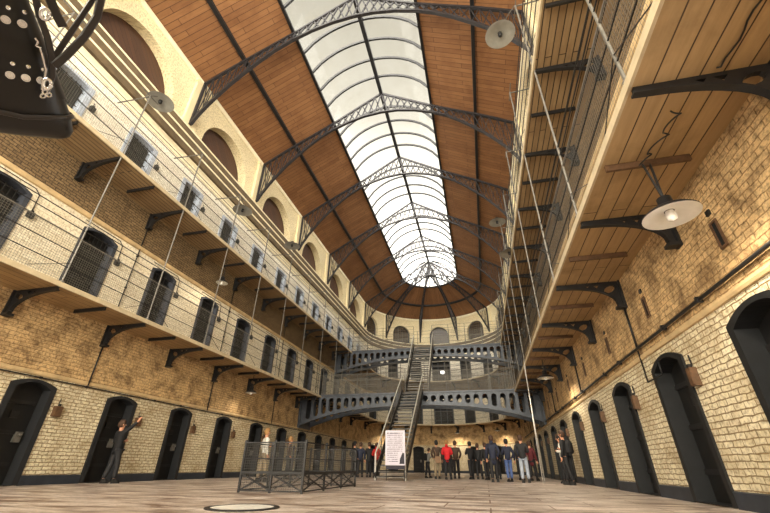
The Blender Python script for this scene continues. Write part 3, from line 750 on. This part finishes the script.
# ------------------------------------------------------------------ lamps
def dish(c, d, label, hang, axis=(0,0,1), mat='lamp_enamel', watts=0, group='dish lamps'):
    c = Vector(c); a = Vector(axis).normalized(); r = d/2
    root = thing('dish_lamp', c, label, 'lamp', group)
    mb = MB(); mb.lathe(c, [(r, 0), (r*.98, .02), (r*.8, .07), (r*.4, .12), (.09, .15), (.085, .28), (.0, .29)], 28, a); mb.build('housing', 'iron_dark', root, smooth=True)
    mb = MB(); mb.lathe(c, [(r, -.005), (r*.97, -.008), (r*.75, .03), (r*.4, .06), (.06, .07)], 28, a); mb.build('reflector', mat, root, smooth=True, recalc=False)
    mb = MB(); mb.lathe(c - a*.03, [(.0, -.05), (.05, -.03), (.065, .02), (.05, .1)], 14, a); mb.build('bulb', 'iron_dark' if not watts else 'hatch_glass', root, smooth=True)
    mb = MB()
    for p in hang: mb.tube([c + a*.27, Vector(p)], .015, 6)
    mb.build('hanger', 'iron_dark' if mat == 'lamp_enamel' else 'iron_grey', root)
    if watts:
        ld = bpy.data.lights.new('lamp_light', 'SPOT'); ld.energy = watts; ld.color = (1.0, .84, .62); ld.spot_size = math.radians(165); ld.spot_blend = .6; ld.shadow_soft_size = .08
        lo = bpy.data.objects.new('lamp_light', ld); COL.objects.link(lo); lo.location = c - a*.1; lo.rotation_mode = 'QUATERNION'; lo.rotation_quaternion = a.to_track_quat('Z', 'Y')
LW, UW = 110, 0
dish((2.68, 4.72, 3.36), .66, 'white dish lamp on two rods under the right lower gallery', [(2.6, 4.70, G1-.18), (2.7, 4.72, G1-.18)], watts=LW*.6)
dish((2.6, 16.0, 3.55), .6, 'small dish lamp under the right lower gallery far along', [(2.6, 16.0, G1-.12)], watts=LW)
dish((-10.5, 16.7, 3.5), .5, 'white dish lamp hanging under the left lower gallery', [(-10.5, 16.7, G1-.12)], watts=25)
for d_, nm in ((35, 'left side'), (102, 'middle'), (145, 'right side')):
    p_ = pp(sA(d_), .9); dish((p_.x, p_.y, 3.6), .5, f'small dish lamp under the lower gallery of the curved end, {nm}', [(p_.x, p_.y, G1-.12)], watts=110)
dish((-10.5, 12.9, 7.5), .5, 'white dish lamp hanging under the left upper gallery', [(-10.5, 12.9, G2-.12)], watts=30)
for c, l_, y in (((-9.9, 6.8, 11.7), 'grey dish lamp on the left upper railing nearest the camera', 6.4), ((-10.1, 12.6, 11.15), 'grey dish lamp on the left upper railing below the second arch', 11.97), ((-9.7, 17.0, 11.7), 'grey dish lamp on the left upper railing below the third arch', 17.54)):
    dish(c, .9, l_, [(-A+OV, y, 11.5)], mat='lamp_grey', watts=UW)
for c, l_, y in (((1.72, 6.95, 11.55), 'large grey dish lamp on the right upper railing near the top of the hall', 6.2), ((1.9, 17.1, 11.7), 'grey dish lamp on the right upper railing under the third truss', 17.3), ((1.98, 15.2, 8.75), 'dark rimmed dish lamp on the edge of the right upper gallery', 15.0)):
    dish(c, .85, l_, [(B-OV, y, min(11.5, c[2]+.5))], mat='lamp_grey', watts=UW)

# ------------------------------------------------------------------ people
def skinned(verts, edges, radii, sub=1):
    me = bpy.data.meshes.new('tmp'); me.from_pydata(verts, edges, []); o = bpy.data.objects.new('tmp', me); COL.objects.link(o)
    sk = o.modifiers.new('s', 'SKIN'); sk.use_smooth_shade = True
    lay = me.skin_vertices[0].data
    for i, r in enumerate(radii): lay[i].radius = r if isinstance(r, tuple) else (r, r)
    lay[0].use_root = True
    ss = o.modifiers.new('b', 'SUBSURF'); ss.levels = ss.render_levels = sub
    dg = bpy.context.evaluated_depsgraph_get(); ev = o.evaluated_get(dg); em = ev.to_mesh()
    V = [tuple(v.co) for v in em.vertices]; F = [list(p.vertices) for p in em.polygons]
    ev.to_mesh_clear(); bpy.data.objects.remove(o); bpy.data.meshes.remove(me)
    return V, F
def person(name_label, loc, rz, H, top, legs, hair, arms=('down','down'), lean=0, stride=.06, coat=0, extra=None, headturn=0, hairlen=0, hood=False):
    """unit-height figure scaled to H; faces local -Y"""
    root = thing('person', loc, name_label, 'person', 'visitors on the hall floor')
    root.rotation_euler = (0, 0, rz); root.scale = (H, H, H)
    lf = lambda y, z_: (y - max(0, z_-.5)*math.sin(lean), .5 + (z_-.5)*math.cos(lean) if z_ > .5 else z_)
    def J(x, y, z_):
        y, z_ = lf(y, z_); return Vector((x, y, z_))
    pel, ws, ch_, nk, hd0, hd1 = J(0,0,.52), J(0,0,.6), J(0,.005,.72), J(0,.005,.835), J(0,-.005,.885), J(0,-.005,.955)
    arm = {}
    for sx, ps in ((-1, arms[0]), (1, arms[1])):
        sh = J(sx*.105, .005, .79)
        if ps == 'down': el, wr, hn = J(sx*.145,.02,.625), J(sx*.15,-.025,.49), J(sx*.15,-.035,.44)
        elif ps == 'fold': el, wr, hn = J(sx*.15,.02,.635), J(sx*.03,-.11,.66), J(-sx*.015,-.115,.67)
        elif ps == 'phone': el, wr, hn = J(sx*.14,-.02,.65), J(sx*.07,-.15,.72), J(sx*.05,-.165,.75)
        elif ps == 'raise': el, wr, hn = J(sx*.2,-.05,.86), J(sx*.3,-.12,.98), J(sx*.32,-.14,1.03)
        else: el, wr, hn = J(sx*.16,.05,.64), J(sx*.1,-.02,.53), J(sx*.08,-.05,.5)   # pocket
        arm[sx] = (sh, el, wr, hn)
    leg = {sx: (Vector((sx*.052,0,.49)), Vector((sx*.058,-.012+sx*stride*.5,.27)), Vector((sx*.06,sx*stride,.045)), Vector((sx*.066,sx*stride-.075,.018))) for sx in (-1, 1)}
    V = [pel, ws, ch_, nk, hd0, hd1]; E = [(0,1),(1,2),(2,3),(3,4),(4,5)]; Rr = [(.055,.04),(.05,.038),(.064,.042),(.03,.03),(.042,.05),(.045,.054)]
    for sx in (-1, 1):
        b = len(V); V += list(arm[sx]); E += [(2,b),(b,b+1),(b+1,b+2),(b+2,b+3)]; Rr += [.028,.022,.019,(.022,.013)]
        b = len(V); V += list(leg[sx]); E += [(0,b),(b,b+1),(b+1,b+2),(b+2,b+3)]; Rr += [.036,.03,.024,(.024,.016)]
    sv, sf = skinned(V, E, Rr, 1)
    mb = MB(); mb.v = list(sv); mb.f = sf; mb.m = [0]*len(sf); mb.uv = [None]*len(sf)
    fc = hd1 - Vector((0,0,.03))
    mb.tube([fc+Vector((0,-.045,.018)), fc+Vector((0,-.07,-.004)), fc+Vector((0,-.05,-.01))], [.006,.009,.006], 6)   # nose
    for sx in (-1, 1):
        mb.tube([fc+Vector((sx*.048,.0,.014)), fc+Vector((sx*.054,.008,0)), fc+Vector((sx*.048,.004,-.018))], [.008,.01,.006], 6)   # ear
        sh, el, wr, hn = arm[sx]; d = (hn-wr).normalized(); side_ = d.cross(Vector((0,1,0))); side_ = side_.normalized() if side_.length > .1 else Vector((1,0,0)); pal = d.cross(side_)
        for k, ln_ in zip((-1.5,-.5,.5,1.5), (.036,.042,.04,.032)):
            p0 = hn - d*.01 + side_*k*.009; p1 = p0 + d*(ln_*.6); p2 = p1 + d*ln_*.4 + pal*ln_*.35; mb.tube([p0, p1, p2], [.006,.0055,.004], 5)
        p0 = wr + (hn-wr)*.4 - side_*.014; mb.tube([p0, p0 - side_*.018 + d*.015, p0 - side_*.016 + d*.035], [.007,.006,.0045], 5)
    body = mb.build('body', 'skin', root, smooth=True, par_off=False)
    face = MB()
    for sx in (-1, 1): face.lathe(fc+Vector((sx*.02,-.053,.016)), [(0,-.006),(.006,-.002),(.006,.003),(0,.005)], 8, (0,-1,0))
    face.tube([fc+Vector((-.016,-.05,-.026)), fc+Vector((0,-.055,-.028)), fc+Vector((.016,-.05,-.026))], .0035, 5)
    face.build('eyes_and_mouth', 'hair_dark', root, par_off=False)
    # jacket
    V = [J(0,0,.465-coat), J(0,0,.6), J(0,.005,.72), J(0,.005,.815)]; E = [(0,1),(1,2),(2,3)]; Rr = [(.094+coat*.15,.072),(.086,.066),(.1,.072),(.05,.046)]
    for sx in (-1, 1):
        b = len(V); V += [arm[sx][0], arm[sx][1], arm[sx][2]]; E += [(2,b),(b,b+1),(b+1,b+2)]; Rr += [.045,.036,.028]
    if hood: V += [J(0,.04,.85), J(0,.045,.9)]; E += [(3,len(V)-2),(len(V)-2,len(V)-1)]; Rr += [.05,.04]
    v_, f_ = skinned(V, E, Rr, 1); mb = MB(); mb.v = v_; mb.f = f_; mb.m = [0]*len(f_); mb.uv = [None]*len(f_); mb.build('jacket', top, root, smooth=True, par_off=False)
    # trousers
    V = [Vector((0,-max(0,0)*lean,.545))]; E = []; Rr = [(.084,.064)]
    for sx in (-1, 1):
        b = len(V); V += [leg[sx][0], leg[sx][1], leg[sx][2] + Vector((0,0,.02))]; E += [(0,b),(b,b+1),(b+1,b+2)]; Rr += [.06,.047,.041]
    v_, f_ = skinned(V, E, Rr, 1); mb = MB(); mb.v = v_; mb.f = f_; mb.m = [0]*len(f_); mb.uv = [None]*len(f_); mb.build('trousers', legs, root, smooth=True, par_off=False)
    for sx in (-1, 1):
        an = leg[sx][2]; mb = MB()
        mb.quads([[(an.x+a*.5, an.y+b_*1.0, h) for a, b_ in ((-.055,.03),(.055,.03),(.07,-.05),(.045,-.098),(-.045,-.098),(-.07,-.05))] for h in (0, .02)] + [[(an.x+a*.42, an.y+b_*.85, .042) for a, b_ in ((-.055,.03),(.055,.03),(.07,-.05),(.045,-.098),(-.045,-.098),(-.07,-.05))], [(an.x+a*.4, an.y+b_*.5+.005, .075) for a, b_ in ((-.06,.04),(.06,.04),(.07,-.02),(.045,-.05),(-.045,-.05),(-.07,-.02))]])
        mb.build('shoe', 'shoe', root, par_off=False)
    # hair
    hc = hd1 + Vector((0,.006,.0)); mb = MB()
    mb.lathe(hc, [(.0,.064),(.03,.058),(.05,.036),(.058,.005),(.056,-.02)], 16)
    mb.lathe(hc + Vector((0,.014,0)), [(.05,.02),(.057,-.02),(.05,-.055-hairlen*.5),(.035,-.075-hairlen),(.0,-.08-hairlen)], 14)
    mb.build('hair', hair, root, smooth=True, par_off=False)
    if extra == 'backpack':
        mb = MB(); c = J(0,.115,.70); mb.quads([[c+Vector((x*w_,y*w2,z_)) for x, y in ((-.085,-.05),(.085,-.05),(.085,.03),(.05,.06),(-.05,.06),(-.085,.03))] for z_, w_, w2 in ((-.13,.8,.7),(-.1,1,1),(.06,.95,.9),(.12,.6,.5))]); mb.build('backpack', 'cloth_black', root, par_off=False)
    if extra == 'bag':
        mb = MB(); c = J(-.02,.12,.5); mb.quads([[c+Vector((x*w_,y,z_)) for x, y in ((-.08,-.035),(.08,-.035),(.08,.035),(-.08,.035))] for z_, w_ in ((-.09,.8),(-.06,1),(.06,1),(.08,.85))]); mb.tube([J(.1,.02,.8), J(.03,.1,.66), c+Vector((.06,0,.07))], .008, 5); mb.tube([J(.1,.02,.8), J(.05,-.08,.66), J(-.1,.0,.5)], .008, 5); mb.build('shoulder_bag', 'bag_tan', root, par_off=False)
    return root
away = PI   # seen from behind
person('person in dark clothes at the second left door reaching up to the box', (-10.6, 10.35, 0), PI-.35, 1.66, 'cloth_black', 'trouser_dark', 'hair_brown', ('raise','fold'), -.13)
person('person in pale top standing behind the floor railing', (-7.6, 13.6, 0), 2.4, 1.66, 'cloth_white', 'trouser_khaki', 'hair_blond', ('down','fold'))
person('person in brown jacket behind the floor railing near the left doors', (-8.3, 17.0, 0), 2.0, 1.62, 'cloth_brown', 'trouser_dark', 'hair_blond', ('pocket','down'))
person('person in black coat, leftmost of the trio left of the stairs', (-6.95, 22.2, 0), 2.7, 1.7, 'cloth_black', 'trouser_dark', 'hair_dark', ('pocket','pocket'), coat=.1)
person('person in grey blue jacket, middle of the trio left of the stairs', (-6.55, 22.0, 0), 3.3, 1.64, 'cloth_navy', 'trouser_dark', 'hair_brown', ('down','pocket'))
person('person in dark coat, rightmost of the trio left of the stairs', (-6.15, 22.3, 0), 3.6, 1.66, 'cloth_black', 'trouser_dark', 'hair_brown', ('fold','down'), coat=.08)
person('person in red jacket just left of the stair foot', (-5.55, 21.6, 0), 3.0, 1.6, 'cloth_red2', 'trouser_dark', 'hair_brown', ('fold','fold'), hood=True)
person('short person in grey jacket with dark backpack right of the stair foot', (-3.05, 22.8, 0), PI/2+.5, 1.42, 'cloth_grey', 'trouser_dark', 'hair_brown', ('phone','down'), .2, extra='backpack')
person('person in dark jacket with tan shoulder bag beside the red jacket', (-2.35, 21.2, 0), PI+.2, 1.68, 'cloth_brown', 'trouser_khaki', 'hair_dark', ('down','pocket'), extra='bag')
person('person in bright red jacket right of the stairs seen from behind', (-1.78, 20.6, 0), PI-.1, 1.66, 'cloth_red', 'trouser_dark', 'hair_blond', ('fold','fold'), coat=.05, hood=True)
person('person in dark jacket at the left edge of the large group', (-.72, 21.6, 0), PI+.5, 1.64, 'cloth_black', 'trouser_dark', 'hair_dark', ('phone','phone'))
person('person in black at the back of the large group', (-.35, 22.0, 0), PI-.2, 1.58, 'cloth_black', 'trouser_dark', 'hair_brown', ('pocket','pocket'))
person('person in dark coat between the two tall ones at the back of the large group', (.55, 22.4, 0), PI, 1.62, 'cloth_black', 'trouser_dark', 'hair_dark', ('pocket','pocket'), coat=.08)
person('person in dark blue top behind the pale jeans of the large group', (1.62, 21.8, 0), PI+.2, 1.66, 'cloth_navy', 'trouser_dark', 'hair_brown', ('fold','down'))
person('person in black half hidden at the back left of the large group', (.02, 21.0, 0), PI+.4, 1.55, 'cloth_black', 'trouser_dark', 'hair_brown', ('pocket','down'))
person('person in dark jacket behind the bright red jacket', (-1.5, 22.4, 0), PI+.1, 1.72, 'cloth_brown', 'trouser_dark', 'hair_brown', ('pocket','pocket'))
person('tall person in long dark coat in the large group', (.3, 17.8, 0), PI, 1.66, 'cloth_navy', 'trouser_dark', 'hair_brown', ('pocket','down'), coat=.12, hood=True)
person('person in navy top and blue jeans in the large group', (.92, 18.7, 0), PI+.25, 1.58, 'cloth_navy', 'jeans_blue', 'hair_dark', ('pocket','fold'))
person('person in black jacket and pale jeans, rightmost front of the large group', (1.45, 17.7, 0), PI-.2, 1.66, 'cloth_black', 'jeans_light', 'hair_brown', ('fold','pocket'), coat=.03)
person('person in maroon coat behind the pale jeans', (2.05, 20.6, 0), PI-.6, 1.6, 'cloth_maroon', 'trouser_dark', 'hair_brown', ('down','down'), coat=.12)
person('person in pale top half hidden by the right wall doors', (2.92, 17.6, 0), -PI/2-.3, 1.64, 'cloth_white', 'trouser_dark', 'hair_dark', ('down','fold'))
person('person in dark jacket walking along the right wall', (2.78, 16.1, 0), -PI/2-.6, 1.68, 'cloth_black', 'trouser_dark', 'hair_brown', ('fold','down'), stride=.09, extra='backpack')

# ------------------------------------------------------------------ black leather bag close to the camera
CAM = Vector((0, 0, .4824))
f_, hy_, vx_, roll_ = 374.385, 467.08, 488.6, .0104
cxp, cyp = 385, 256.5
tl = math.atan((hy_-cyp)/f_); yw = math.atan((vx_-cxp)/math.hypot(f_, hy_-cyp))
fh = Vector((-math.sin(yw), math.cos(yw), 0)); Rv = Vector((math.cos(yw), math.sin(yw), 0)); Zv = Vector((0,0,1))
Fv = fh*math.cos(tl) + Zv*math.sin(tl); Uv = -fh*math.sin(tl) + Zv*math.cos(tl)
Rv, Uv = Rv*math.cos(roll_) + Uv*math.sin(roll_), Uv*math.cos(roll_) - Rv*math.sin(roll_)
# the bag hangs just under a metre from the camera, its front turned towards it
ray_ = lambda px, py: (Fv + Rv*(px-cxp)/f_ - Uv*(py-cyp)/f_)
by = ray_(-6, 50).normalized(); bag_c = CAM + by*1.25
bh = (Rv - by*Rv.dot(by)).normalized(); bz = (Uv - by*Uv.dot(by)); bz = (bz - bh*bz.dot(bh)).normalized()
def Bp(px, py, y=-.085):                     # where the line of sight meets the bag's front plane
    r = ray_(px, py); o_ = bag_c + by*y - CAM
    return CAM + r*(o_.dot(by)/r.dot(by))
q0, q1 = Bp(6, 20, -.07), Bp(38, 28, -.07); bx = (q1-q0).normalized()
pitch_ = (q1-q0).length/2
BW = abs((Bp(48, 50, 0) - Bp(-6, 50, 0)).dot(bh))
Bq = lambda x, y, z_: bag_c + bx*x + by*y + bz*z_
KD = (Bp(47, 50, -.09) - Bp(46, 50, -.09)).length
ztop = (Bp(10, -60, 0)-bag_c).dot(bz); zbot = (Bp(10, 137, 0)-bag_c).dot(bz)
root = thing('hanging_leather_bag', Bq(0, 0, zbot), 'black leather bag with rows of metal eyelets and straps hanging close to the camera', 'bag')
def sup(n_, w, d, e=.55):
    return [(w*math.copysign(abs(math.cos(a))**e, math.cos(a)), d*math.copysign(abs(math.sin(a))**e, math.sin(a))) for a in [2*PI*i/n_ for i in range(n_)]]
ZZ = lambda f: zbot + (ztop-zbot)*f
mb = MB(); ringsz = [(ZZ(0),.62,.4),(ZZ(.02),.78,.75),(ZZ(.06),.9,.95),(ZZ(.16),.97,1.04),(ZZ(.4),1.0,1.0),(ZZ(.7),1.02,1.0),(ZZ(.9),1.0,.95),(ZZ(.97),.9,.8),(ZZ(1),.8,.5)]
mb.quads([[Bq(x*s_, y*d_, z_) for x, y in sup(32, BW, .07)] for z_, s_, d_ in ringsz]); bodyb = mb.build('body', 'leather', root, smooth=True)
mb = MB(); mb.tube([Bq(x*.985, y*1.02-.004, ZZ(.13)+.012*abs(x/BW)) for x, y in sup(32, BW, .075)], .006, 6); mb.build('piping', 'strap_leather', root, smooth=True)
for pc in ((22, 24), (10, 75)):
    w0 = Bp(*pc, -.075) - bag_c; z_ = w0 - by*w0.dot(by); xr = z_.dot(bh)/bx.dot(bh); zr_ = (z_ - bx*xr).dot(bz)
    mb = MB(); o_ = sup(32, BW*1.01, .073); mb.quads([[Bq(x*1.01, y*1.03, zr_+dz) for x, y in o_] for dz in (-.034, .034)], caps=False); band = mb.build('eyelet_band', 'leather', root, smooth=True)
    for k in range(-2, 3):
        x = k*pitch_ + xr
        if x > BW*.9: continue
        mb = MB(); mb.lathe(Bq(x, -.077, zr_), [(0,.001),(pitch_*.2,.001),(pitch_*.25,.006),(pitch_*.32,.006),(pitch_*.36,-.002)], 16, -by); mb.build('eyelet', 'chrome', band)
        mb = MB(); mb.lathe(Bq(x+pitch_*.5, -.077, zr_+.024), [(0,.004),(.004,.002),(.004,-.001)], 8, -by); mb.build('stud', 'chrome', band)
def strap(pts, w, y=-.09, th=.006, mat='strap_leather'):
    w *= KD; pts = [Bp(*p, y=y + .0*i) for i, p in enumerate(pts)]; rings = []
    for i, p in enumerate(pts):
        d = (pts[min(i+1, len(pts)-1)] - pts[max(i-1, 0)]).normalized(); sd = d.cross(by).normalized(); up = sd.cross(d)
        rings.append([p - sd*w/2 - up*th/2, p - sd*w*.36 - up*th, p + sd*w*.36 - up*th, p + sd*w/2 - up*th/2, p + sd*w/2 + up*th/2, p - sd*w/2 + up*th/2])
    mb = MB(); mb.quads(rings); return mb.build('strap', mat, root)
strap([(20,-160), (30,-60), (36,0), (40,18), (47,36), (52,58), (52,76), (46,92)], 7.5)
strap([(30,-150), (42,-40), (49,-4), (55,12), (63,27)], 10.5, -.075)
strap([(150,-160), (112,-40), (91,2), (76,25), (62,46), (54,58)], 6.5, -.08)
strap([(150,-160), (118,-50), (102,-6), (97,17), (84,37), (66,56), (54,66)], 9, -.095)
for c, r_ in (((45, 14), 5.6), ((47, 84), 5)):
    mb = MB(); mb.tube([Bp(c[0]+r_*.8*math.cos(2*PI*i/18), c[1]+r_*math.sin(2*PI*i/18), -.105) for i in range(19)], .004, 6); mb.build('ring', 'chrome', root, smooth=True)
mb = MB(); mb.tube([Bp(x, y, -.1) for x, y in ((35,38),(38,42),(36,46),(40,48),(43,58),(46,70),(44,82),(42,90))], .003, 6); mb.build('buckle_chain', 'chrome', root)
for c in ((45,92),(49,95),(43,96),(48,89)):
    mb = MB(); mb.tube([Bp(c[0]+2.4*math.cos(2*PI*i/10), c[1]+2*math.sin(2*PI*i/10), -.1) for i in range(11)], .0018, 5); mb.build('chain_link', 'chrome', root)

# ------------------------------------------------------------------ light, sky, camera
SKY, BACK = 3.5, 5.6  # BACK brightens the sky behind the camera, added fill through the near window
w = bpy.data.worlds.new('World'); SC.world = w; w.use_nodes = True; nt = w.node_tree
bg = nt.nodes['Background']; tc = nt.nodes.new('ShaderNodeTexCoord'); sp = nt.nodes.new('ShaderNodeSeparateXYZ'); nt.links.new(tc.outputs['Generated'], sp.inputs[0])
rp = nt.nodes.new('ShaderNodeValToRGB'); nt.links.new(sp.outputs[2], rp.inputs[0])
e = rp.color_ramp.elements; e.new(.6); e.new(.78)
for el, (p_, v_) in zip(e, ((.4, .6), (.6, .36), (.76, .14), (.92, .085))): el.position = p_; k_ = p_ - .4; el.color = (v_, v_*(.99-.06*k_), v_*(.97-.28*k_), 1)
mr = nt.nodes.new('ShaderNodeMapRange'); nt.links.new(sp.outputs[1], mr.inputs[0])
for i_, v_ in ((1, -.9), (2, .1), (3, BACK), (4, 1.0)): mr.inputs[i_].default_value = v_
vm = nt.nodes.new('ShaderNodeVectorMath'); vm.operation = 'SCALE'; nt.links.new(rp.outputs[0], vm.inputs[0]); nt.links.new(mr.outputs[0], vm.inputs['Scale'])
nt.links.new(vm.outputs[0], bg.inputs['Color']); bg.inputs['Strength'].default_value = SKY
def portal(loc, rot, sx, sy):
    ld = bpy.data.lights.new('sky_portal', 'AREA'); ld.shape = 'RECTANGLE'; ld.size = sx; ld.size_y = sy; ld.cycles.is_portal = True
    o = bpy.data.objects.new('sky_portal', ld); COL.objects.link(o); o.location = loc; o.rotation_euler = rot
portal((X0, (Y0+YH+3)/2, ZS_+.02), (0, 0, 0), 5.94, YH+3-Y0)
portal((X0, Y0-.42, 9.2), (PI/2, 0, 0), 11, 14)
cam = bpy.data.cameras.new('camera'); cam.sensor_width = 36; cam.lens = f_/770*36; cam.clip_start = .05; cam.clip_end = 300
co = bpy.data.objects.new('camera', cam); COL.objects.link(co)
m = Matrix((Rv, Uv, -Fv)).transposed().to_4x4(); m.translation = CAM; co.matrix_world = m
SC.camera = co
vs = SC.view_settings; vs.view_transform = 'Standard'; vs.look = 'None'; vs.gamma = 1; vs.use_curve_mapping = False; vs.exposure = 1.15
cy = SC.cycles; cy.max_bounces = 10; cy.diffuse_bounces = 8; cy.transparent_max_bounces = 40; cy.use_denoising = True; cy.sample_clamp_indirect = 8
